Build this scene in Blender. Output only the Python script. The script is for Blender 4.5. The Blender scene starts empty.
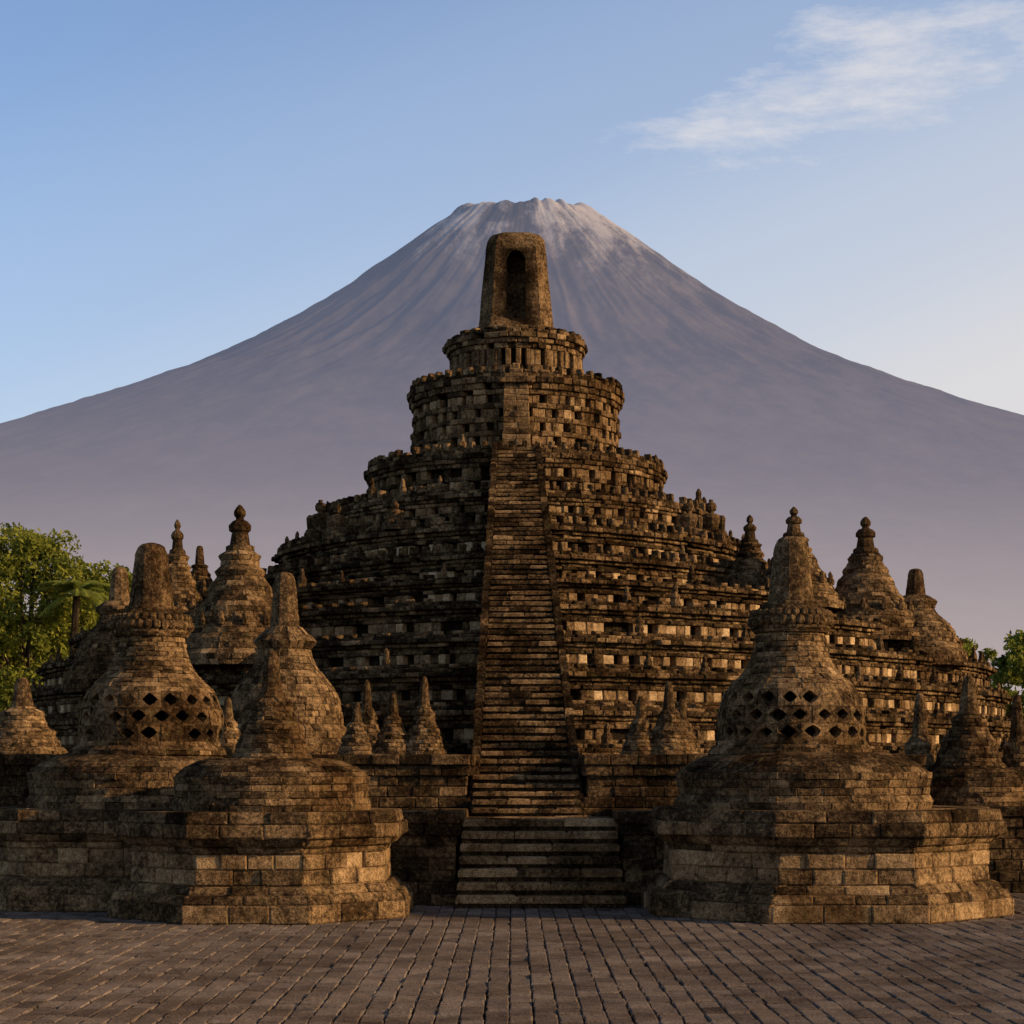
import bpy, math, random, bmesh
import numpy as np
from mathutils import Vector, noise
random.seed(7); rng=np.random.default_rng(7)
scene=bpy.context.scene
# ---------------------------------------------------------------- materials
def nt(m):
    m.use_nodes=True; t=m.node_tree; t.nodes.clear(); return t
def N(t,typ,**k):
    n=t.nodes.new(typ)
    for a,b in k.items(): setattr(n,a,b)
    return n
def ramp(t,stops,interp='LINEAR'):
    r=N(t,'ShaderNodeValToRGB'); cr=r.color_ramp; cr.interpolation=interp
    while len(cr.elements)<len(stops): cr.elements.new(0.5)
    for e,(p,c) in zip(cr.elements,stops):
        e.position=p; e.color=(c[0],c[1],c[2],1)
    return r
def noise_n(t,vec,scale,detail=5,rough=.6):
    n=N(t,'ShaderNodeTexNoise'); n.inputs['Scale'].default_value=scale
    n.inputs['Detail'].default_value=detail; n.inputs['Roughness'].default_value=rough
    t.links.new(vec,n.inputs['Vector']); return n.outputs['Fac']
def math_n(t,op,a,b=None,clamp=False):
    n=N(t,'ShaderNodeMath',operation=op,use_clamp=clamp)
    for i,v in enumerate((a,b)):
        if v is None: continue
        if isinstance(v,(int,float)): n.inputs[i].default_value=v
        else: t.links.new(v,n.inputs[i])
    return n.outputs[0]
def mixc(t,fac,a,b,blend='MIX'):
    n=N(t,'ShaderNodeMix',data_type='RGBA',blend_type=blend)
    for s,v in ((0,fac),(6,a),(7,b)):
        if isinstance(v,(int,float)): n.inputs[s].default_value=v
        elif isinstance(v,tuple): n.inputs[s].default_value=(*v,1)
        else: t.links.new(v,n.inputs[s])
    return n.outputs[2]
def stone_mat(name,stops,bump=.6,stain=.75,moss=True,mott=1.0,dist=.05):
    m=bpy.data.materials.new(name); t=nt(m); L=t.links
    tc=N(t,'ShaderNodeTexCoord').outputs['Object']
    at=N(t,'ShaderNodeAttribute',attribute_name='tint').outputs['Fac']
    n1=noise_n(t,tc,1.7,4,.65); n2=noise_n(t,tc,13,4,.75)
    n4=noise_n(t,tc,45,2,.7)
    v=math_n(t,'ADD',at,math_n(t,'MULTIPLY',math_n(t,'SUBTRACT',n1,.5),.8))
    v=math_n(t,'ADD',v,math_n(t,'MULTIPLY',math_n(t,'SUBTRACT',n2,.5),1.1*mott),True)
    r=ramp(t,stops); L.new(v,r.inputs[0]); col=r.outputs[0]
    n3=noise_n(t,tc,.5,5,.72)
    s=ramp(t,[(.44,(0,0,0)),(.60,(1,1,1))]); L.new(n3,s.inputs[0])
    col=mixc(t,math_n(t,'MULTIPLY',s.outputs[0],stain),col,mixc(t,1.0,col,(.34,.29,.25),'MULTIPLY'))
    if moss:
        s2=ramp(t,[(.55,(0,0,0)),(.68,(1,1,1))]); L.new(noise_n(t,tc,4.3,5,.8),s2.inputs[0])
        col=mixc(t,math_n(t,'MULTIPLY',s2.outputs[0],.3),col,(.28,.22,.09))
    pit=ramp(t,[(.33,(.36,.36,.36)),(.5,(1,1,1)),(.7,(1.3,1.3,1.3))]); L.new(n4,pit.inputs[0])
    col=mixc(t,1.0,col,pit.outputs[0],'MULTIPLY')
    b=N(t,'ShaderNodeBsdfDiffuse'); L.new(col,b.inputs['Color']); b.inputs['Roughness'].default_value=.3
    bp=N(t,'ShaderNodeBump'); bp.inputs['Strength'].default_value=bump; bp.inputs['Distance'].default_value=dist
    hh=math_n(t,'ADD',n2,math_n(t,'MULTIPLY',n4,.4))
    L.new(hh,bp.inputs['Height']); L.new(bp.outputs[0],b.inputs['Normal'])
    o=N(t,'ShaderNodeOutputMaterial'); L.new(b.outputs[0],o.inputs[0]); return m
STONE=stone_mat('andesite_stone',[(0,(.024,.016,.010)),(.22,(.085,.053,.028)),(.48,(.34,.215,.105)),(.8,(.66,.45,.235)),(1,(.74,.55,.33))],bump=.8,dist=.05,stain=.85)
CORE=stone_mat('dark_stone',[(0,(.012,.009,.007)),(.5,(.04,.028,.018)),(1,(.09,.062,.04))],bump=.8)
PAVE=stone_mat('paving_brick',[(0,(.08,.060,.048)),(.4,(.18,.138,.108)),(.8,(.29,.228,.178)),(1,(.36,.29,.225))],bump=.5,stain=.5,moss=False,mott=.7,dist=.03)
GROUT=stone_mat('grout',[(0,(.02,.017,.013)),(1,(.06,.045,.035))],bump=.3,moss=False)
# ---------------------------------------------------------------- mesh collector
BF=np.array([[4,5,1,0],[5,6,2,1],[6,7,3,2],[7,4,0,3],[8,9,5,4],[9,10,6,5],[10,11,7,6],[11,8,4,7],[8,11,10,9],[0,1,2,3]])
BF=BF[:, ::-1]
class Q:
    def __init__(s): s.b=[];s.bt=[];s.bm=[];s.v=[];s.f=[];s.t=[];s.m=[]
    def block(s,o,u,w,n,L,h,t,c=.02,tint=.35,mat=0,j=.006):
        o=np.array(o,float);u=np.array(u,float);w=np.array(w,float);n=np.array(n,float)
        a=L/2; c=min(c,a*.45,h*.45,t*.5)
        P=[]
        for dp,cc in ((0,0),(t-c,0),(t,c)):
            for sx,sz in ((-1,0),(1,0),(1,1),(-1,1)):
                P.append(o+u*sx*(a-cc)+w*((h-cc) if sz else cc)+n*dp)
        P=np.array(P); P[4:]+=rng.normal(0,j,(8,3))
        s.b.append(P); s.bt.append(tint); s.bm.append(mat)
    def raw(s,verts,faces,tint=.3,mat=0):
        k=len(s.v); s.v+= [tuple(p) for p in verts]; s.f+=[tuple(i+k for i in f) for f in faces]
        s.t+=[tint]*len(verts); s.m+=[mat]*len(faces)
    def prism(s,pts,z0,z1,tint=.2,mat=1,pts2=None):
        n=len(pts); p2=pts2 if pts2 is not None else pts
        V=[(x,y,z0) for x,y in pts]+[(x,y,z1) for x,y in p2]
        F=[(i,(i+1)%n,(i+1)%n+n,i+n) for i in range(n)]+[tuple(range(n,2*n))]
        s.raw(V,F,tint,mat)
    def lathe(s,cx,cy,prof,seg=20,tint=.3,mat=0,jit=0.0,ph=0.0):
        V=[];F=[]
        for k,(r,z) in enumerate(prof):
            for i in range(seg):
                a=2*math.pi*i/seg+ph; rr=r*(1+random.uniform(-jit,jit))
                V.append((cx+rr*math.cos(a),cy+rr*math.sin(a),z+random.uniform(-jit,jit)*.2))
        for k in range(len(prof)-1):
            for i in range(seg):
                j=(i+1)%seg; F.append((k*seg+i,k*seg+j,(k+1)*seg+j,(k+1)*seg+i))
        F.append(tuple((len(prof)-1)*seg+i for i in range(seg)))
        s.raw(V,F,tint,mat)
    def obj(s,name,mats=None,parent=None):
        mats=mats or [STONE,CORE]
        V=[]; T=[]; M=[]
        nb=len(s.b)
        if nb:
            A=np.array(s.b).reshape(-1,3); V.append(A)
            idx=(BF[None]+ (np.arange(nb)*12)[:,None,None]).reshape(-1,4)
            fl=idx.tolist(); T+=list(np.repeat(s.bt,12)); M+=list(np.repeat(s.bm,10))
        else: fl=[]
        if s.v:
            V.append(np.array(s.v)); fl=fl+[tuple(i+nb*12 for i in f) for f in s.f]; T+=s.t; M+=s.m
        V=np.concatenate(V)
        me=bpy.data.meshes.new(name); me.from_pydata(V.tolist(),[],fl)
        at=me.attributes.new('tint','FLOAT','POINT'); at.data.foreach_set('value',np.array(T,dtype=np.float32))
        for m in mats: me.materials.append(m)
        me.polygons.foreach_set('material_index',np.array(M,dtype=np.int32)); me.update()
        o=bpy.data.objects.new(name,me); scene.collection.objects.link(o)
        if parent: o.parent=parent
        return o
def plan(cx,cy,rx,rf,p,n=120,rb=None):
    rb=rb or rx; P=[]
    for i in range(n):
        a=math.pi/2+2*math.pi*i/n; c=math.cos(a); s_=math.sin(a)
        x=rx*math.copysign(abs(c)**(2/p),c); y=(rf if s_<0 else rb)*math.copysign(abs(s_)**(2/p),s_)
        P.append((cx+x,cy+y))
    return P
def ngon(cx,cy,R,n=8,ph=None):
    ph=math.pi/n if ph is None else ph
    return [(cx+R*math.cos(2*math.pi*i/n+ph),cy+R*math.sin(2*math.pi*i/n+ph)) for i in range(n)]
def ring(q,pts,z,h,L,depth=.25,off=0.,joff=.02,tint=.35,ts=.12,per_edge=False,chamf=.02,skip=None,back=.55,mat=0,dens=1.,dr=0.,gap=.004):
    """course of blocks along closed CCW outline; outer face at outline+off, leaning by dr over its height"""
    n=len(pts); segs=[]
    if per_edge:
        for i in range(n):
            a=np.array(pts[i]);b=np.array(pts[(i+1)%n]); l=np.linalg.norm(b-a); k=max(1,round(l/L)); u=(b-a)/l
            cuts=np.linspace(0,l,k+1); 
            if k>1: cuts[1:-1]+=rng.uniform(-.18,.18,k-1)*l/k
            nn=np.array((u[1],-u[0]))
            for m in range(k):
                e0=cuts[m]-(off*.41 if m==0 else 0); e1=cuts[m+1]+(off*.41 if m==k-1 else 0)
                segs.append((a+u*(e0+e1)/2,u,nn,e1-e0))
    else:
        A=np.array(pts+[pts[0]]); d=np.linalg.norm(np.diff(A,axis=0),axis=1); cs=np.concatenate([[0],np.cumsum(d)]); tot=cs[-1]
        k=max(6,round(tot/L)); cuts=np.linspace(0,tot,k+1)
        cuts[1:-1]+=rng.uniform(-.2,.2,k-1)*tot/k
        X=np.interp(cuts,cs,A[:,0]); Y=np.interp(cuts,cs,A[:,1])
        for m in range(k):
            a=np.array((X[m],Y[m]));b=np.array((X[m+1],Y[m+1])); l=np.linalg.norm(b-a)
            if l<1e-4: continue
            u=(b-a)/l; segs.append(((a+b)/2,u,np.array((u[1],-u[0])),l))
    for i,(c,u,nn,l) in enumerate(segs):
        if nn[1]>back: continue
        if skip and skip(i,c): continue
        if rng.random()>dens: continue
        o=off+rng.normal(0,joff); t=depth+o
        cc=c-nn*depth
        tt=tint(i) if callable(tint) else tint
        q.block((cc[0],cc[1],z),(u[0],u[1],0),(nn[0]*dr/h,nn[1]*dr/h,1),(nn[0],nn[1],0),l-gap,h-gap,t,chamf,tt+rng.normal(0,ts),mat,j=.004)
def sc(pts,cx,cy,d):
    out=[]
    for x,y in pts:
        v=np.array((x-cx,y-cy)); r=np.linalg.norm(v); v=v*(max(r-d,.01)/r); out.append((cx+v[0],cy+v[1]))
    return out
# ---------------------------------------------------------------- temple pyramid
CX,CY=.12,62.
temple=bpy.data.objects.new('stone_temple_pyramid',None); scene.collection.objects.link(temple)
tiers=[('L',16.2,21.5,1.45,1.2,2.75),('K',15.5,20,1.45,2.75,3.65),('J',15.1,18.2,1.45,3.65,4.55),('I',14.6,16.5,1.45,4.55,5.4),
('H',13.6,14.8,1.45,5.4,6.3),('G',11.9,13,1.45,6.3,7.05),('F',8.6,10.4,1.5,7.05,7.95),('E',7.3,8.6,1.6,7.95,8.9),
('D',6.0,6.6,1.8,8.9,10.05),('C',4.5,4.6,2,10.05,11.5),('B',3.2,3.2,2,11.5,13.95),('A',2.05,2.05,2,13.95,15.5)]
LOW=[(.12,.18,.28,''),(.10,.07,.20,''),(.27,-.02,.40,'panel'),(.11,.03,.18,''),(.10,-.05,.28,''),(.11,.08,.26,''),(.13,.22,.24,''),(.10,.05,.16,'')]
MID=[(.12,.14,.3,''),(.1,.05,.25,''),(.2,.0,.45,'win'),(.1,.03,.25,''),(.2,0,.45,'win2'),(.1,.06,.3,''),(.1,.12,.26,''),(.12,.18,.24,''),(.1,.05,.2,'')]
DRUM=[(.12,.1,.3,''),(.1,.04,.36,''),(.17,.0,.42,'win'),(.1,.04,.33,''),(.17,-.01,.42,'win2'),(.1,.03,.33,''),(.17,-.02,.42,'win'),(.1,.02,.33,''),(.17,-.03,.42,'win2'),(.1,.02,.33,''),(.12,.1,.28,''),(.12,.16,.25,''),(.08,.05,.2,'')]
TOP=[(.12,.08,.3,''),(.1,.02,.3,''),(.16,0,.38,''),(.4,0,.38,'pil'),(.13,.02,.33,''),(.12,.1,.3,''),(.13,.18,.26,''),(.1,.08,.22,'')]
for nm,rx,rf,p,z0,z1 in tiers:
    q=Q(); P=plan(CX,CY,rx,rf,p)
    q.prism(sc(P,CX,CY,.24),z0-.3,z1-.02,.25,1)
    tab={'A':TOP,'B':DRUM,'C':MID,'D':MID}.get(nm,LOW)
    z=z0
    if nm=='L': tab=[(.2,.1,.3,''),(.2,.05,.3,''),(.2,.02,.3,'')]+LOW
    tot=sum(r[0] for r in tab)
    for w_,off,tint,kind in tab:
        h=w_*(z1-z0)/tot; kw=dict(off=off,joff=.020,tint=tint,ts=.11); L=rng.uniform(.22,.36)
        if kind=='panel':
            ph=int(rng.integers(0,5)); L=rng.uniform(.22,.28)
            kw.update(skip=lambda i,c,ph=ph:((i+ph)%5==0) or rng.random()<.08,tint=lambda i,ph=ph:(.80 if ((i+ph)%5 in(2,4) and rng.random()<.65) else .38),ts=.1)
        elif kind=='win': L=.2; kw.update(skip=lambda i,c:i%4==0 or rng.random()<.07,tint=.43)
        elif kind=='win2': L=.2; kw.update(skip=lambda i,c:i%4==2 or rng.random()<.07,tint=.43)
        elif kind=='pil': L=.15; kw.update(skip=lambda i,c:i%4==0,tint=.40)
        ring(q,P,z,h,L,back=.6,dens=.985,**kw); z+=h
    ring(q,P,z1,.09,.24,depth=.14,off=.06,joff=.02,tint=.24,skip=lambda i,c:i%2==0 or rng.random()<.25,back=.6,chamf=.03)
    if nm in 'BCDEF':
        ring(q,P,z1-.01,.22,.13,depth=.12,off=.1,joff=.012,tint=.26,ts=.1,skip=lambda i,c:i%3 or rng.random()<.12,back=.6,chamf=.045,dr=-.03)
    A=np.array(P); 
    if not nm in 'AB':
        step=1.3; acc=0
        for i in range(len(P)):
            a=A[i];b=A[(i+1)%len(P)]; acc+=np.linalg.norm(b-a)
            if acc>step:
                acc=0
                if rng.random()<.4 or a[1]>CY+4: continue
                v=(a-np.array((CX,CY))); v/=np.linalg.norm(v); c=a-v*.18
                if abs(c[0]-CX)<1.2: continue
                s=rng.uniform(.7,1.15)*(.5 if nm!='D' else .65)
                q.lathe(c[0],c[1],[(.26*s,z1-.05),(.27*s,z1+.12*s),(.2*s,z1+.2*s),(.21*s,z1+.4*s),(.13*s,z1+.55*s),(.11*s,z1+.6*s),(.12*s,z1+.75*s),(.05*s,z1+.92*s)],8,rng.uniform(.15,.35),0,.08)
    q.obj('terrace_tier',parent=temple)
# tower
q=Q()
tz=15.52
prof=[(0,1.24),(.12,1.24),(.14,1.17),(.6,1.12),(1.2,1.06),(1.8,1.0),(2.4,.95),(2.7,.92),(2.95,.88),(3.08,.81),(3.18,.71),(3.24,.58),(3.27,.35)]
V=[];F=[]
def csec(w):
    c=w*.34
    return [(w,-w+c),(w,w-c),(w-c,w),(-w+c,w),(-w,w-c),(-w,-w+c),(-w+c,-w),(w-c,-w)]
for z,w in prof:
    for x,y in csec(w): V.append((CX+x+random.uniform(-.012,.012),CY+y,tz+z))
for k in range(len(prof)-1):
    for i in range(8):
        j=(i+1)%8; F.append((k*8+i,k*8+j,(k+1)*8+j,(k+1)*8+i))
F.append(tuple((len(prof)-1)*8+i for i in range(8))); F.append(tuple(range(7,-1,-1)))
q.raw(V,F,.3,0); tower=q.obj('crowning_tower',parent=temple)
def arch_cut(w,h,y0,y1,zb):
    pts=[(-w,zb),(w,zb)]+[(w*math.cos(a),zb+h-w+w*math.sin(a)*1.1) for a in np.linspace(0,math.pi,9)]
    n=len(pts); V=[(CX+x,y0,z) for x,z in pts]+[(CX+x,y1,z) for x,z in pts]
    F=[(i,(i+1)%n,(i+1)%n+n,i+n) for i in range(n)]+[tuple(range(n-1,-1,-1)),tuple(range(n,2*n))]
    me=bpy.data.meshes.new('c'); me.from_pydata(V,[],F); 
    bm=bmesh.new(); bm.from_mesh(me); bmesh.ops.recalc_face_normals(bm,faces=bm.faces); bm.to_mesh(me); bm.free()
    o=bpy.data.objects.new('c',me); scene.collection.objects.link(o); return o
bm=bmesh.new(); bm.from_mesh(tower.data); bmesh.ops.recalc_face_normals(bm,faces=bm.faces); bm.to_mesh(tower.data); bm.free()
cuts=[arch_cut(.29,2.1,CY-2.2,CY-.1,tz+.48)]
for c in cuts:
    md=tower.modifiers.new('b','BOOLEAN'); md.operation='DIFFERENCE'; md.object=c; md.solver='EXACT'
dg=bpy.context.evaluated_depsgraph_get(); dg.update()
nm_=bpy.data.meshes.new_from_object(tower.evaluated_get(dg)); tower.modifiers.clear(); tower.data=nm_
for c in cuts: bpy.data.objects.remove(c)
q=Q()
P=ngon(CX,CY,1.72,16); q.prism(P,15.4,15.64,.3,0); ring(q,P,15.56,.12,.3,off=.06,tint=.3)
q.obj('tower_plinth',parent=temple)
# ---------------------------------------------------------------- staircases
q=Q()
d0,h0,d1,h1=36.7,1.45,57.5,11.5; ns=66
for k in range(ns):
    f=k/ns; y=d0+(d1-d0)*f; z=h0+(h1-h0)*(k+1)/ns; run=(d1-d0)/ns; rise=(h1-h0)/ns
    w=(1.80+(1.02-1.80)*f); xc=.27+(CX-.27)*f
    if k<5: w=2.02
    q.prism([(xc-w/2-.05,y+.05),(xc+w/2+.05,y+.05),(xc+w/2+.05,y+run+.12),(xc-w/2-.05,y+run+.12)],1.2,z-.04,rng.uniform(.0,.2),0)
    x=xc-w/2
    while x<xc+w/2-.01:
        l=min(rng.uniform(.3,.55),xc+w/2-x); 
        if xc+w/2-x-l<.15: l=xc+w/2-x
        q.block((x+l/2,y-.01+rng.normal(0,.012),z-.085),(1,0,0),(0,1,0),(0,0,1),l-.008,run+.09,.085+rng.normal(0,.008),.025,.28+rng.normal(0,.11)); x+=l
    if k<5: continue
    for s in (-1,1):
        q.block((xc+s*(w/2+.09),y,z-.5),(1,0,0),(0,1,0),(0,0,1),.16,run*.97,.62+rng.normal(0,.02),.04,.14+rng.normal(0,.1))
        q.prism([(xc+s*(w/2+.09)-.07,y),(xc+s*(w/2+.09)+.07,y),(xc+s*(w/2+.09)+.07,y+run),(xc+s*(w/2+.09)-.07,y+run)],1.2,z-.48,.2,1)
# stone pier closing the head of the stairs against the drum
gz=11.45
for k in range(13):
    yy=58.0+.035*k; wd=.86-.012*k
    cut=rng.uniform(-.12,.12)
    for a,b in ((-wd/2,cut),(cut,wd/2)):
        q.block((CX+(a+b)/2,yy+.8,gz+k*.17-.1),(1,0,0),(0,0,1),(0,-1,0),b-a-.006,.165,.8+rng.normal(0,.012),.02,.36+rng.normal(0,.1))
for k,wd in enumerate((1.0,.7,.4,.22)): q.block((CX,58.95,gz+2.11+k*.15),(1,0,0),(0,0,1),(0,-1,0),wd,.15,.62-.05*k,.03,.32)
q.obj('main_staircase',parent=temple)
q=Q()
xc=.48
for k in range(7):
    y=33.45+k*.26; z=1.45*(k+1)/7; w=2.86-.025*k
    q.prism([(xc-w/2+.02,y+.06),(xc+w/2-.02,y+.06),(xc+w/2-.02,y+.5),(xc-w/2+.02,y+.5)],0,z-.06,.12,0)
    x=xc-w/2
    while x<xc+w/2-.01:
        l=min(rng.uniform(.6,1.2),xc+w/2-x)
        if xc+w/2-x-l<.3: l=xc+w/2-x
        q.block((x+l/2,y-.02+rng.normal(0,.012),z-.125),(1,0,0),(0,1,0),(0,0,1),l-.01,.4,.125+rng.normal(0,.006),.03,.44+rng.normal(0,.09)); x+=l
for r in range(6):
    y=35.2+r*.33; x=xc-1.36
    while x<xc+1.35:
        l=rng.uniform(.35,.6); l=min(l,xc+1.37-x)
        q.block((x+l/2,y,1.1),(1,0,0),(0,1,0),(0,0,1),l-.01,.32,.355+rng.normal(0,.006),.02,.42+rng.normal(0,.1)); x+=l
q.prism([(xc-1.36,35.25),(xc+1.36,35.25),(xc+1.36,37.2),(xc-1.36,37.2)],0,1.2,.3,1)
q.obj('entrance_steps')
# ---------------------------------------------------------------- platforms
def rectwall(q,x0,x1,y0,y1,zb,zt):
    P=[(x0,y0),(x1,y0),(x1,y1),(x0,y1)]
    q.prism([(x0+.2,y0+.2),(x1-.2,y0+.2),(x1-.2,y1),(x0+.2,y1)],zb,zt-.03,.2,1)
    n=max(4,round((zt-zb)/.2)); ch=(zt-zb)/n
    for k in range(n):
        off={0:.22,1:.16,n-1:.14,n-2:.08}.get(k,0)
        ring(q,P,zb+k*ch,ch,rng.uniform(.4,.6),depth=.3,off=off,joff=.016,tint=.21 if k<n-2 else .17,ts=.08,per_edge=True,chamf=.02,back=.2)
    for xx in np.arange(x0+.3,x1-.2,.6):
        for yy in np.arange(y0+.05,min(y1,y0+1.5),.5):
            q.block((xx,yy,zt-.15),(1,0,0),(0,1,0),(0,0,1),.58,.49,.15+rng.normal(0,.01),.02,.28+rng.normal(0,.08))
q=Q(); rectwall(q,-14,-.97,34.35,39,0,1.6); rectwall(q,1.93,7.4,34.35,39,0,1.6); rectwall(q,7.45,17,37.8,44,0,1.62)
q.obj('lower_terrace_platform')
q=Q(); rectwall(q,-16,-.85,37.45,48,1.4,2.6); rectwall(q,1.4,7.6,37.45,48,1.4,2.6); rectwall(q,7.65,17,41,50,1.4,2.6)
q.obj('upper_terrace_platform')
# ---------------------------------------------------------------- stupas
def octplinth(q,cx,cy,R,H):
    c8=1/math.cos(math.pi/8)
    rows=[(0,0,.26,.75,.32),(-.02,-.10,.13,.6,.30),(-.16,-.28,.12,.55,.30),(-.34,-.36,.22,.5,.42),(-.36,-.36,.22,.5,.44),(-.36,-.32,.1,.6,.34),(-.27,-.17,.12,.6,.28),(-.10,-.10,.2,.62,.25),(-.14,-.18,.17,.62,.21)]
    tot=sum(r[2] for r in rows); z=0
    Pc=ngon(cx,cy,(R-.6)*c8); q.prism(Pc,0,H-.03,.3,0)
    for a,b,h,L,ti in rows:
        h=h*H/tot; P=ngon(cx,cy,(R+a)*c8)
        ring(q,P,z,h,L*rng.uniform(.9,1.1),depth=.5,off=0,joff=.015,tint=ti,ts=.08,per_edge=True,chamf=.026,back=.75,dr=b-a,gap=.003); z+=h
    for r in np.arange(R*.3,R-.15,.4):
        P=ngon(cx,cy,r*c8); ring(q,P,H-.14,.14,.5,depth=.38,per_edge=True,tint=.25,back=2,joff=.005)
def rings_profile(q,cx,cy,prof,ch,L,tint=.33,ts=.065,corei=.14,chamf=.012,joff=.009,back=.8,seg=72):
    zs=[p[1] for p in prof]; rs=[p[0] for p in prof]; z=zs[0]
    core=[(max(r-corei,.03),zz) for r,zz in prof]; q.lathe(cx,cy,core,28,.2,1)
    while z<zs[-1]-.01:
        h=min(ch*rng.uniform(.9,1.1),zs[-1]-z)
        if zs[-1]-z-h<.03: h=zs[-1]-z
        r=float(np.interp(z+.001,zs,rs)); r2=float(np.interp(z+h-.001,zs,rs))
        a0=rng.uniform(0,6.28); P=[(cx+r*math.cos(a0+2*math.pi*i/seg),cy+r*math.sin(a0+2*math.pi*i/seg)) for i in range(seg)]
        ring(q,P,z,h,min(L,2*math.pi*r/10),depth=min(.24,r*.5),off=0,joff=joff,tint=tint,ts=ts,chamf=chamf,back=back,dr=max(-.2,min(.2,r2-r)),gap=.003); z+=h
def disc(q,cx,cy,R,z0,z1):
    H=z1-z0
    rings_profile(q,cx,cy,[(R*.99,z0),(R*1.01,z0+.1*H),(R*1.01,z0+.16*H),(R*.97,z0+.18*H),(R*.98,z0+.40*H),(R*.97,z0+.52*H),(R*1.0,z0+.54*H),(R*1.0,z0+.66*H)],H*.13,.42,tint=.31,back=2)
    rings_profile(q,cx,cy,[(R*.98,z0+.66*H),(R*.92,z0+.78*H),(R*.84,z0+.88*H),(R*.74,z0+.96*H),(R*.62,z1+.01)],H*.1,.4,tint=.22,joff=.007,back=2)
def pierced(q,cx,cy,prof,z0,rh,ncell,depth=.22,po=.5,ph=0.):
    """course of the bell shell with diamond-like worn openings"""
    zs=[p[1] for p in prof]; rs=[p[0] for p in prof]
    def pt(a,z,d=0,j=.010):
        r=float(np.interp(z,zs,rs))-d+rng.normal(0,j); return (cx+r*math.cos(a),cy+r*math.sin(a),z)
    da=2*math.pi/ncell; zm=z0+rh/2
    dirs=[(-1,-1),(0,-1),(1,-1),(1,0),(1,1),(0,1),(-1,1),(-1,0)]
    for i in range(ncell):
        am=(i+.5+ph)*da; tint=.33+rng.normal(0,.07); s=rng.uniform(.60,.80); opened=rng.random()<po
        oa=rng.uniform(-.06,.06)*da; oz=rng.uniform(-.04,.04)*rh
        c=[pt(am+dx*da/2,zm+dz*rh/2) for dx,dz in dirs]
        hole=[]
        for dx,dz in dirs:
            k_=(.56 if dx and dz else 1)*rng.uniform(.92,1.06)
            hole.append((am+oa+dx*da/2*s*k_,zm+oz+dz*rh/2*s*k_))
        D=[pt(a,z,0,.006) for a,z in hole]; dd=depth if opened else .006
        E=[pt(a,z,dd,.004) for a,z in hole]
        V=c+D+E; F=[]
        for k in range(8):
            j=(k+1)%8; F+=[(k,j,8+j,8+k),(8+k,8+j,16+j,16+k)]
        q.raw(V,F,tint,0)
        if not opened: q.raw(E,[tuple(range(8))],tint-.03,0)
def pinnacle(q,cx,cy,r0,r1,z0,z1,seg=14,tint=.28):
    H=z1-z0; pr=[(r0,z0)]
    for f in np.linspace(.06,.82,12): pr.append((r0*1.0+(r1-r0)*f,z0+H*f))
    pr+=[(r1*.98,z0+H*.88),(r1*.87,z0+H*.94),(r1*.62,z0+H*.98),(r1*.25,z1)]
    q.lathe(cx,cy,pr,seg,tint,0,.02)
def big_stupa(name,px,cy,sx,z0,R,Rd,scale=1,dx=0,zt=2.6):
    q=Q(); octplinth(q,px,cy,R,z0)
    disc(q,dx,cy,Rd,z0-.02,zt)
    s=scale; B=zt-.03
    rp=lambda P,*a,**k:rings_profile(q,sx,cy,[(r*s,B+z*s) for r,z in P],*a,**k)
    rp([(1.36,0),(1.36,.09),(1.30,.10),(1.28,.16)],.09,.3,tint=.28)
    bell=[(1.2,.15),(1.22,.3),(1.22,.5),(1.2,.7),(1.15,.88),(1.06,1.10)]
    bs=[(r*s,B+z*s) for r,z in bell]
    rp([(1.24,.15),(1.24,.23)],.08,.25)
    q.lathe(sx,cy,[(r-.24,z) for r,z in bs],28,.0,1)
    zc=.22
    for kk in range(3):
        pierced(q,sx,cy,bs,B+zc*s,.28*s,20,po=(.75,.62,.75)[kk],ph=.5*(kk%2)); zc+=.28
        if kk<2:
            rr_=float(np.interp(zc,[b[1] for b in bell],[b[0] for b in bell]))+.008
            rp([(rr_,zc-.012),(rr_-.006,zc+.022)],.034,.22,tint=.3)
    rp([(1.08,1.055),(1.0,1.16),(.86,1.29),(.74,1.42)],.085,.22,tint=.36,ts=.09)
    rp([(.74,1.42),(.70,1.50),(.63,1.66),(.585,1.84),(.565,2.0)],.085,.2,tint=.32,ts=.08)
    c=B+2.0*s
    rp([(.60,2.0),(.66,2.05),(.66,2.12)],.06,.2,tint=.28)
    for row,(zr,rr_,br) in enumerate(((2.19,.64,.085),(2.31,.62,.07))):
        nb=30
        for i in range(nb):
            a=2*math.pi*(i+.5*row)/nb; bx=sx+math.cos(a)*rr_*s; by=cy+math.sin(a)*rr_*s; b_=br*s
            q.lathe(bx,by,[(b_*.5,B+zr*s-b_*.9),(b_*.95,B+zr*s-b_*.4),(b_,B+zr*s),(b_*.85,B+zr*s+b_*.5),(b_*.4,B+zr*s+b_*.9)],7,.3,0,.06)
    q.lathe(sx,cy,[(.61*s,c),(.61*s,c+.36*s),(.55*s,c+.40*s),(.5*s,c+.44*s),(.38*s,c+.5*s)],24,.2,0,.01)
    rp([(.47,2.4),(.44,2.52)],.06,.15,tint=.28,corei=.1)
    pinnacle(q,sx,cy,.385*s,.255*s,c+.5*s,c+1.6*s)
    return q.obj(name)
big_stupa('bell_stupa',5.10,33.,4.60,1.70,2.88,2.1,1.0,dx=4.8)
big_stupa('bell_stupa',-7.0,35.6,-6.42,1.66,2.9,2.0,1.05,dx=-6.6)
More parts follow.
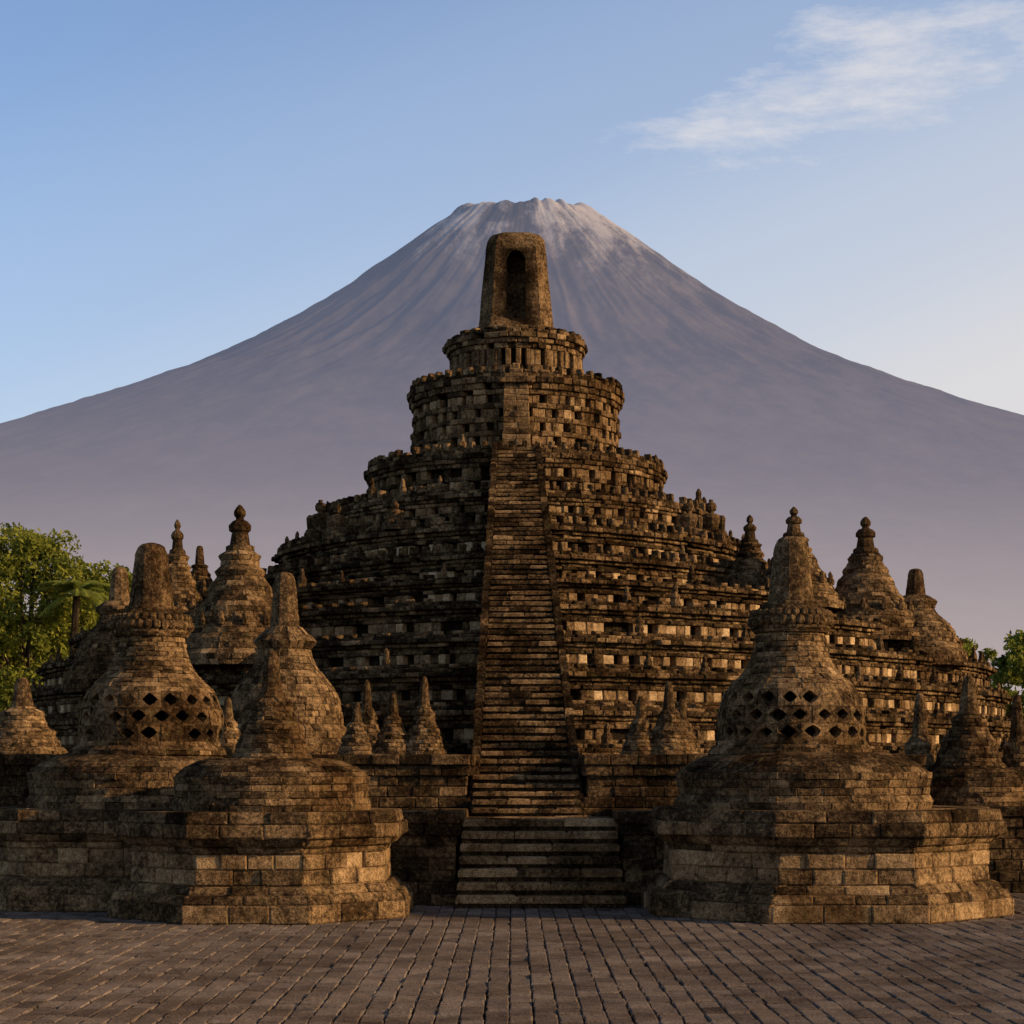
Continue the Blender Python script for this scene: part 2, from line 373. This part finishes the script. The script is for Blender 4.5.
def cone_profile(s,H):
    P=[(1.0,0),(1.0,.05),(.9,.07),(.86,.16),(.80,.2),(.70,.27),(.76,.28),(.76,.33),(.60,.35),(.52,.44),(.44,.48),(.50,.49),(.50,.55),(.33,.58),(.30,.62)]
    return [(r*s,z*H) for r,z in P]
def small_stupa(name,x,y,z,R,H,q=None,far=False,bell=False,statue=False):
    mk=q is None; q=q or Q()
    ch=max(.075,H*.038); L=.17 if not far else .24
    if far:
        P=[(1.3,-.16),(1.3,-.06),(1.15,-.05),(1.15,.04),(1.05,.05),(1.02,.13),(.92,.14),(.92,.18),(.84,.19),(.82,.27),(.72,.28),(.72,.32),(.64,.33),(.60,.42),(.52,.45),(.44,.49),(.50,.50),(.50,.54),(.38,.55),(.36,.62),(.42,.63),(.42,.66),(.26,.67)]
        pr=[(r*R,z+zz*H) for r,zz in P]
    elif bell:
        P=[(1.25,-.1),(1.25,.06),(1.12,.07),(1.1,.14),(.98,.15),(.98,.2),(.93,.3),(.8,.38),(.60,.46),(.48,.52),(.44,.58),(.54,.59),(.54,.65),(.38,.66),(.28,.70)]
        pr=[(r*R,z+zz*H) for r,zz in P]
    else: pr=[(r,z+zz) for r,zz in cone_profile(R,H)]
    rings_profile(q,x,y,pr,ch,L,tint=.31,ts=.08,corei=min(.14,R*.3),chamf=.012)
    r0,zz=pr[-1]
    if far:
        for i in range(14):
            a=2*math.pi*i/14; fx=x+math.cos(a)*R*.98; fy=y+math.sin(a)*R*.98; fz=z+.13*H
            q.lathe(fx,fy,[(.09,fz-.02),(.09,fz+.1),(.05,fz+.16),(.06,fz+.22),(.01,fz+.32)],6,.25,0,.05)
    if statue:
        t=z+H-zz; r0=max(r0,.2); q.lathe(x,y,[(r0*1.1,zz),(r0*1.05,zz+.1*t),(r0*.75,zz+.14*t),(r0*.62,zz+.4*t),(r0*.8,zz+.44*t),(r0*.85,zz+.55*t),(r0*.6,zz+.64*t),(r0*.3,zz+.68*t),(r0*.3,zz+.72*t),(r0*.44,zz+.78*t),(r0*.44,zz+.86*t),(r0*.28,zz+.94*t),(r0*.08,z+H)],10,.2,0,.04)
    else: pinnacle(q,x,y,r0*.9,r0*(.6 if bell else .48),zz-.02,z+H,10,.26)
    if mk: return q.obj(name)
q=Q(); octplinth(q,-4.0,32.4,2.35,1.68); disc(q,-3.89,32.4,1.6,1.66,2.5); small_stupa('',-3.89,32.4,2.45,.68,1.8,q); q.obj('spire_stupa')
small_stupa('bell_stupa',-4.77,42,2.6,1.25,3.85,bell=True)
for a in [(-6.8,50,5.4,1.3,3.5),(-9.2,55,6.3,.8,2.85),(-8.9,57,7.05,.6,1.6),(-10.2,52,4.55,1.15,3.0),
          (6.66,56,7.05,.85,2.35),(7.75,55,7.05,1.05,2.45),(9.9,56,6.3,1.3,3.05),(11.3,56,5.4,1.15,2.5)]:
    fl=a[0] in(-10.2,11.3)
    small_stupa('terrace_stupa',*a,far=not fl,bell=True,statue=a[4]>2.3 and not fl)
for x,y,z,R,H in [(-2.98,38.4,2.6,.4,1.0),(-2.9,40,2.6,.4,1.5),(-2.29,38.5,2.6,.42,1.2),(-1.69,38.5,2.6,.42,1.5),(-5.47,38.5,2.6,.42,1.1),
    (-9.5,38.8,2.6,.85,1.5),(2.48,38.5,2.6,.42,1.12),(3.02,38.5,2.6,.46,1.4),(3.35,39.5,2.6,.42,1.1),(8.2,40.2,1.6,.62,2.25),(9.95,39.4,1.6,.55,2.2)]:
    small_stupa('small_stupa',x,y,z,R,H)
q=Q(); disc(q,8.95,39.2,1.15,1.6,2.35); small_stupa('',8.95,39.2,2.3,.72,1.85,q); q.obj('spire_stupa')
def statue(x,y,z,H):
    q=Q(); q.lathe(x,y,[(.46*H,z-.05),(.46*H,z+.1*H),(.4*H,z+.12*H)],12,.22)
    for a in range(2):
        s=-1 if a else 1
        q.lathe(x+s*.16*H,y-.12*H,[(.2*H,z+.1*H),(.22*H,z+.18*H),(.16*H,z+.28*H),(.03*H,z+.32*H)],10,.25,0,.04)
        q.lathe(x+s*.24*H,y-.02*H,[(.07*H,z+.25*H),(.08*H,z+.4*H),(.09*H,z+.58*H),(.05*H,z+.64*H)],8,.25,0,.04)
    q.lathe(x,y,[(.22*H,z+.12*H),(.18*H,z+.35*H),(.24*H,z+.58*H),(.18*H,z+.66*H),(.07*H,z+.69*H),(.07*H,z+.72*H),(.12*H,z+.76*H),(.13*H,z+.85*H),(.1*H,z+.92*H),(.05*H,z+.94*H),(.05*H,z+H)],12,.25,0,.03)
    q.obj('buddha_statue')
statue(-5.6,58.5,8.9,1.25); statue(-5.0,57.4,8.9,1.0); statue(-3.2,54.9,8.9,.75); statue(5.15,58.2,8.9,1.2); statue(5.85,58.8,8.9,1.3)
# ---------------------------------------------------------------- paving
q=Q()
W=.235; Lr=.52
i=0; x=-22.
while x<22:
    y=9.+(Lr/2 if i%2 else 0)+rng.uniform(-.04,.04)
    while y<40:
        if abs(x)<y*.33+2:
            l=Lr*rng.uniform(.85,1.15)
            q.block((x+rng.normal(0,.004),y,-.08),(1,0,0),(0,1,0),(0,0,1),W-.012,l-.04,.08+rng.normal(0,.0045),.013,.40+rng.normal(0,.10),0,.004)
            y+=l
        else: y+=Lr
    x+=W; i+=1
q.raw([(-40,5,-.03),(40,5,-.03),(40,60,-.03),(-40,60,-.03)],[(0,1,2,3)],.6,1)
q.obj('brick_pavement',[PAVE,GROUT])
m=bpy.data.materials.new('earth'); t=nt(m); tc=N(t,'ShaderNodeTexCoord').outputs['Object']
r=ramp(t,[(.3,(.05,.06,.025)),(.6,(.12,.1,.06)),(.8,(.07,.09,.035))]); t.links.new(noise_n(t,tc,.05,8,.7),r.inputs[0])
b=N(t,'ShaderNodeBsdfDiffuse'); t.links.new(r.outputs[0],b.inputs[0]); o=N(t,'ShaderNodeOutputMaterial'); t.links.new(b.outputs[0],o.inputs[0])
me=bpy.data.meshes.new('ground'); S=40000; me.from_pydata([(-S,-S,-.06),(S,-S,-.06),(S,S,-.06),(-S,S,-.06)],[],[(0,1,2,3)]); me.materials.append(m)
scene.collection.objects.link(bpy.data.objects.new('ground',me))
# ---------------------------------------------------------------- volcano
D=12000.; mp=6.0; vx=(525-512)*mp
rr=np.array([0,40,58,66,120,200,310,510,800,1300,2000,2700,3000.])
hh=np.array([540,546,557,556,519,461,400,334,258,160,60,-10,-20.])
tab_r=np.arange(0,3000,4.); raw_h=np.interp(tab_r,rr,hh); tab_h=raw_h.copy()
for i_,r_ in enumerate(tab_r):
    sg=4+r_*.11; wts=np.exp(-.5*((tab_r-r_)/sg)**2); 
    tab_h[i_]=(wts*raw_h).sum()/wts.sum() if r_>75 else raw_h[i_]
hf=lambda v:float(np.interp(v/mp,tab_r,tab_h))*mp
na=900
V=[];F=[]
rad=np.concatenate([np.linspace(0,90,26),np.linspace(90,520,110)[1:],np.linspace(520,2700,80)[1:]])*mp
for k,R in enumerate(rad):
    h0_=hf(R); rp=R/mp
    for i in range(na):
        a=2*math.pi*i/na; ca,sa=math.cos(a),math.sin(a)
        wob=noise.noise(Vector((ca*2,sa*2,rp*.006)))*.5
        g=noise.noise(Vector((ca*5+3+wob,sa*5,rp*.003)))*.7+noise.noise(Vector((ca*13+wob,sa*13+5,rp*.006)))*.36+noise.noise(Vector((ca*31,sa*31+wob,rp*.013)))*.16
        amp=min(1,max(0,(rp-45)/200))*15*math.exp(-max(0,rp-240)/380)
        rim=(noise.noise(Vector((ca*3,sa*3,1)))*5+noise.noise(Vector((ca*9,sa*9,4)))*4)*math.exp(-((rp-58)/26)**2)
        fine=noise.fractal(Vector((ca*rp*.03,sa*rp*.03,2)),.9,2.1,5)*1.7*min(1,rp/80)
        h=h0_+(-abs(g)*amp+amp*.22+rim+fine)*mp
        V.append((vx+R*ca,D+R*sa*.42,h+2.4))
    if k:
        for i in range(na):
            j=(i+1)%na; F.append(((k-1)*na+i,k*na+i,k*na+j,(k-1)*na+j))
me=bpy.data.meshes.new('volcano'); me.from_pydata(V,[],F); me.polygons.foreach_set('use_smooth',[True]*len(F))
m=bpy.data.materials.new('volcano_slope'); t=nt(m); L=t.links; tcn=N(t,'ShaderNodeTexCoord').outputs['Object']
sep=N(t,'ShaderNodeSeparateXYZ'); L.new(tcn,sep.inputs[0]); z=math_n(t,'DIVIDE',sep.outputs[2],3390.)
mp1=N(t,'ShaderNodeMapping'); mp1.inputs['Scale'].default_value=(1,1,.35); L.new(tcn,mp1.inputs[0])
n1=noise_n(t,mp1.outputs[0],.004,7,.72)
r=ramp(t,[(.36,(.10,.09,.09)),(.66,(.26,.21,.185))]); L.new(n1,r.inputs[0])
side=math_n(t,'MULTIPLY',math_n(t,'DIVIDE',math_n(t,'SUBTRACT',sep.outputs[0],10),900.),.6)
snow=math_n(t,'ADD',math_n(t,'MULTIPLY',math_n(t,'SUBTRACT',z,.915),7.),math_n(t,'MULTIPLY',math_n(t,'SUBTRACT',n1,.49),7.0))
snow=math_n(t,'ADD',snow,side,True)
snow=math_n(t,'MULTIPLY',snow,math_n(t,'MULTIPLY',math_n(t,'SUBTRACT',z,.80),7.,True),True)
col=mixc(t,math_n(t,'MULTIPLY',snow,.85),r.outputs[0],(.74,.69,.67))
df=N(t,'ShaderNodeBsdfDiffuse'); L.new(col,df.inputs[0])
# aerial perspective: haze glow painted into the slope as emission, stronger low down
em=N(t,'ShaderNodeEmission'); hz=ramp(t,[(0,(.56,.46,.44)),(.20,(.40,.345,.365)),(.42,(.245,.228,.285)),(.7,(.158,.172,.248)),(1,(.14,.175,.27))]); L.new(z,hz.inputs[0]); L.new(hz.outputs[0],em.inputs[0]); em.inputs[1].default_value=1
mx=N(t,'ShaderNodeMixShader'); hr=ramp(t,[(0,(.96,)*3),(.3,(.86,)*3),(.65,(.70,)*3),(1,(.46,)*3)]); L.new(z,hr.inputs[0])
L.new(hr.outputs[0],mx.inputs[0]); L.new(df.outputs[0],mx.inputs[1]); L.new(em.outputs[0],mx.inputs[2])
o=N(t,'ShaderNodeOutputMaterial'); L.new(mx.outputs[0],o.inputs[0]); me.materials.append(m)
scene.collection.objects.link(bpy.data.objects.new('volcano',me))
# ---------------------------------------------------------------- trees
def leaf_mat(name,a,b):
    m=bpy.data.materials.new(name); t=nt(m); L=t.links
    at=N(t,'ShaderNodeAttribute',attribute_name='tint').outputs['Fac']
    r=ramp(t,[(0,a),(1,b)]); L.new(at,r.inputs[0])
    d=N(t,'ShaderNodeBsdfDiffuse'); L.new(r.outputs[0],d.inputs[0]); tr=N(t,'ShaderNodeBsdfTranslucent'); L.new(r.outputs[0],tr.inputs[0])
    mx=N(t,'ShaderNodeMixShader'); mx.inputs[0].default_value=.4; L.new(d.outputs[0],mx.inputs[1]); L.new(tr.outputs[0],mx.inputs[2])
    o=N(t,'ShaderNodeOutputMaterial'); L.new(mx.outputs[0],o.inputs[0]); return m
LEAF=leaf_mat('leaves',(.07,.095,.022),(.36,.36,.055)); PALM=leaf_mat('palm_leaves',(.09,.13,.03),(.34,.36,.07))
BARK=stone_mat('bark',[(0,(.03,.02,.015)),(1,(.16,.12,.08))])
def limb(q,a,b,r0,r1,seg=7):
    a=Vector(a);b=Vector(b); d=(b-a).normalized(); u=d.orthogonal().normalized(); w=d.cross(u); V=[];F=[]
    for k in range(5):
        f=k/4; c=a.lerp(b,f)+Vector((random.uniform(-1,1),random.uniform(-1,1),0))*r0*.3*(k in(1,2,3)); r=r0+(r1-r0)*f
        for i in range(seg):
            g=2*math.pi*i/seg; V.append(c+u*math.cos(g)*r+w*math.sin(g)*r)
    for k in range(4):
        for i in range(seg): j=(i+1)%seg; F.append((k*seg+i,k*seg+j,(k+1)*seg+j,(k+1)*seg+i))
    q.raw(V,F,.3,0)
def leaves(q,c,R,n,size,squash=.75):
    c=np.array(c)
    P=rng.normal(0,1,(n,3)); P/=np.linalg.norm(P,axis=1)[:,None]; P*=(rng.random(n)**.45)[:,None]*R; P[:,2]*=squash
    base=rng.normal(.45,.12)
    for p in P:
        d=rng.normal(0,1,3); d/=np.linalg.norm(d); e=np.cross(d,rng.normal(0,1,3)); e/=np.linalg.norm(e); s=size*rng.uniform(.6,1.3); o=c+p
        q.raw([o-d*s,o+e*s*.45,o+d*s,o-e*s*.45],[(0,1,2,3)],float(np.clip(base+rng.normal(0,.22),0,1)),1)
def tree(x,y,H,R,name='broadleaf_tree',n=60):
    q=Q(); limb(q,(x,y,-.1),(x+.3,y,H*.5),R*.1,R*.06)
    for k in range(n):
        a=random.uniform(0,6.28); rr_=random.random()**.6*R; zz=H*random.uniform(.34,1)
        lim=math.sqrt(max(.05,1-((zz-H*.62)/(H*.42))**2)); rr_*=lim
        c=(x+math.cos(a)*rr_,y+math.sin(a)*rr_,zz)
        if k%5==0: limb(q,(x+.15,y,H*random.uniform(.3,.5)),c,R*.035,R*.01,5)
        leaves(q,c,R*random.uniform(.15,.28),170,.14)
    return q.obj(name,[BARK,LEAF])
tree(-21.6,88,12.6,3.5,n=140); tree(-19.0,92,11.2,2.9,n=110); tree(-26.5,86,11,3.6,n=50); tree(-23,96,9.5,4,n=90)
tree(22.6,86,7.9,2.5,n=70); tree(21.0,94,8.4,2.2,n=50); tree(26.5,90,8.4,3,n=40)
def palm(x,y,H):
    q=Q(); limb(q,(x,y,0),(x+.4,y,H-1.4),.22,.15)
    top=Vector((x+.4,y,H-1.4))
    for k in range(26):
        a=k*2.399; el=random.uniform(.1,1.25); Lf=random.uniform(1.6,2.3); pts=[]
        for s in range(15):
            f=s/14; r=Lf*f*math.cos(el*(1-f*.4)); zz=Lf*f*math.sin(el)-1.5*f*f*Lf*.45
            pts.append(top+Vector((math.cos(a)*r,math.sin(a)*r,zz)))
        for s in range(14):
            p=pts[s];d=(pts[s+1]-p).normalized(); side=d.cross(Vector((0,0,1))).normalized()
            for sg in(-1,1):
                for m_ in(0,.5):
                    pp=p.lerp(pts[s+1],m_); l=.5*math.sin(math.pi*min(1,(s+m_+1.5)/16)); tip=pp+side*sg*l+d*l*.5-Vector((0,0,l*.35))
                    q.raw([pp-d*.035,tip,pp+d*.045],[(0,1,2)],random.uniform(.2,.9),1)
    q.obj('palm_tree',[BARK,PALM])
palm(-18.9,85,11.0)
q=Q()
for k in range(200):
    x=random.uniform(-75,75); y=random.uniform(130,165); h=random.uniform(4,8.5)
    leaves(q,(x,y,h*.55),h*.5,90,.42,.9)
q.obj('distant_treeline',[BARK,LEAF])
# ---------------------------------------------------------------- light & sky
el=math.radians(17); az=math.atan2(.965,-.26)
sd=Vector((math.sin(az)*math.cos(el),math.cos(az)*math.cos(el),math.sin(el)))
sl=bpy.data.lights.new('sun','SUN'); sl.energy=5.; sl.angle=math.radians(.5); sl.color=(1,.67,.34)
so=bpy.data.objects.new('sun',sl); scene.collection.objects.link(so); so.rotation_euler=sd.to_track_quat('Z','Y').to_euler(); so.location=(30,-10,30)
w=bpy.data.worlds.new('World'); scene.world=w; w.use_nodes=True; t=w.node_tree; t.nodes.clear(); L=t.links
sk=N(t,'ShaderNodeTexSky',sky_type='NISHITA'); sk.sun_disc=False; sk.sun_elevation=el; sk.sun_rotation=az; sk.air_density=1.; sk.dust_density=1.0; sk.ozone_density=2.5
tc=N(t,'ShaderNodeTexCoord').outputs['Generated']
sp=N(t,'ShaderNodeSeparateXYZ'); L.new(tc,sp.inputs[0])
hv=math_n(t,'ADD',sp.outputs[2],math_n(t,'MULTIPLY',sp.outputs[0],-.34),True)
hzr=ramp(t,[(0,(1,)*3),(.10,(.92,)*3),(.2,(.74,)*3),(.30,(.44,)*3),(.42,(.16,)*3),(.7,(.0,)*3)],'EASE'); L.new(hv,hzr.inputs[0])
hzc=ramp(t,[(0,(.80,.71,.64)),(.11,(.78,.73,.69)),(.2,(.67,.69,.73)),(.32,(.56,.64,.76))]); L.new(hv,hzc.inputs[0])
hcol=mixc(t,1.0,hzc.outputs[0],(10.,10.,10.),'MULTIPLY')
# sky dimmed above the view so shaded stone gets less fill
zr=ramp(t,[(.36,(.145,.156,.182)),(.58,(.070,.072,.080))]); L.new(sp.outputs[2],zr.inputs[0])
skc=mixc(t,1.0,mixc(t,1.0,sk.outputs[0],zr.outputs[0],'MULTIPLY'),(10.,10.,10.),'MULTIPLY')
col=mixc(t,math_n(t,'MULTIPLY',hzr.outputs[0],.88),skc,hcol)
mpn=N(t,'ShaderNodeMapping'); mpn.inputs['Rotation'].default_value=(0,math.radians(14),0); mpn.inputs['Scale'].default_value=(7,7,25); mpn.inputs['Location'].default_value=(3.3,1.7,.9); L.new(tc,mpn.inputs[0])
cn=noise_n(t,mpn.outputs[0],2.0,10,.68)
def ell(cx,cz,sx,sz,rot):
    dx=math_n(t,'SUBTRACT',sp.outputs[0],cx); dz=math_n(t,'SUBTRACT',sp.outputs[2],cz); c,s=math.cos(rot),math.sin(rot)
    a=math_n(t,'DIVIDE',math_n(t,'ADD',math_n(t,'MULTIPLY',dx,c),math_n(t,'MULTIPLY',dz,s)),sx)
    b=math_n(t,'DIVIDE',math_n(t,'SUBTRACT',math_n(t,'MULTIPLY',dz,c),math_n(t,'MULTIPLY',dx,s)),sz)
    d=math_n(t,'ADD',math_n(t,'MULTIPLY',a,a),math_n(t,'MULTIPLY',b,b)); return math_n(t,'SUBTRACT',1.,d,True)
front=math_n(t,'GREATER_THAN',sp.outputs[1],0)
mask=math_n(t,'MAXIMUM',ell(.160,.313,.155,.036,.20),ell(.18,.342,.09,.018,.1))
cl=math_n(t,'ADD',math_n(t,'MULTIPLY',mask,.42),math_n(t,'SUBTRACT',cn,.73))
cl=math_n(t,'MULTIPLY',cl,3.2,True); cl=math_n(t,'MULTIPLY',math_n(t,'MULTIPLY',cl,.72),front)
col=mixc(t,cl,col,(8.2,7.7,7.4))
bg=N(t,'ShaderNodeBackground'); L.new(col,bg.inputs[0]); bg.inputs[1].default_value=.105
o=N(t,'ShaderNodeOutputWorld'); L.new(bg.outputs[0],o.inputs[0])
# ---------------------------------------------------------------- camera
cam=bpy.data.cameras.new('camera'); cam.sensor_width=36; cam.lens=36*2000/1024; cam.shift_y=(765-512)/1024; cam.clip_end=80000; cam.clip_start=.1
co=bpy.data.objects.new('camera',cam); co.location=(0,0,2.4); co.rotation_euler=(math.pi/2,0,0); scene.collection.objects.link(co); scene.camera=co
scene.view_settings.view_transform='Standard'; scene.view_settings.look='None'; scene.view_settings.exposure=0
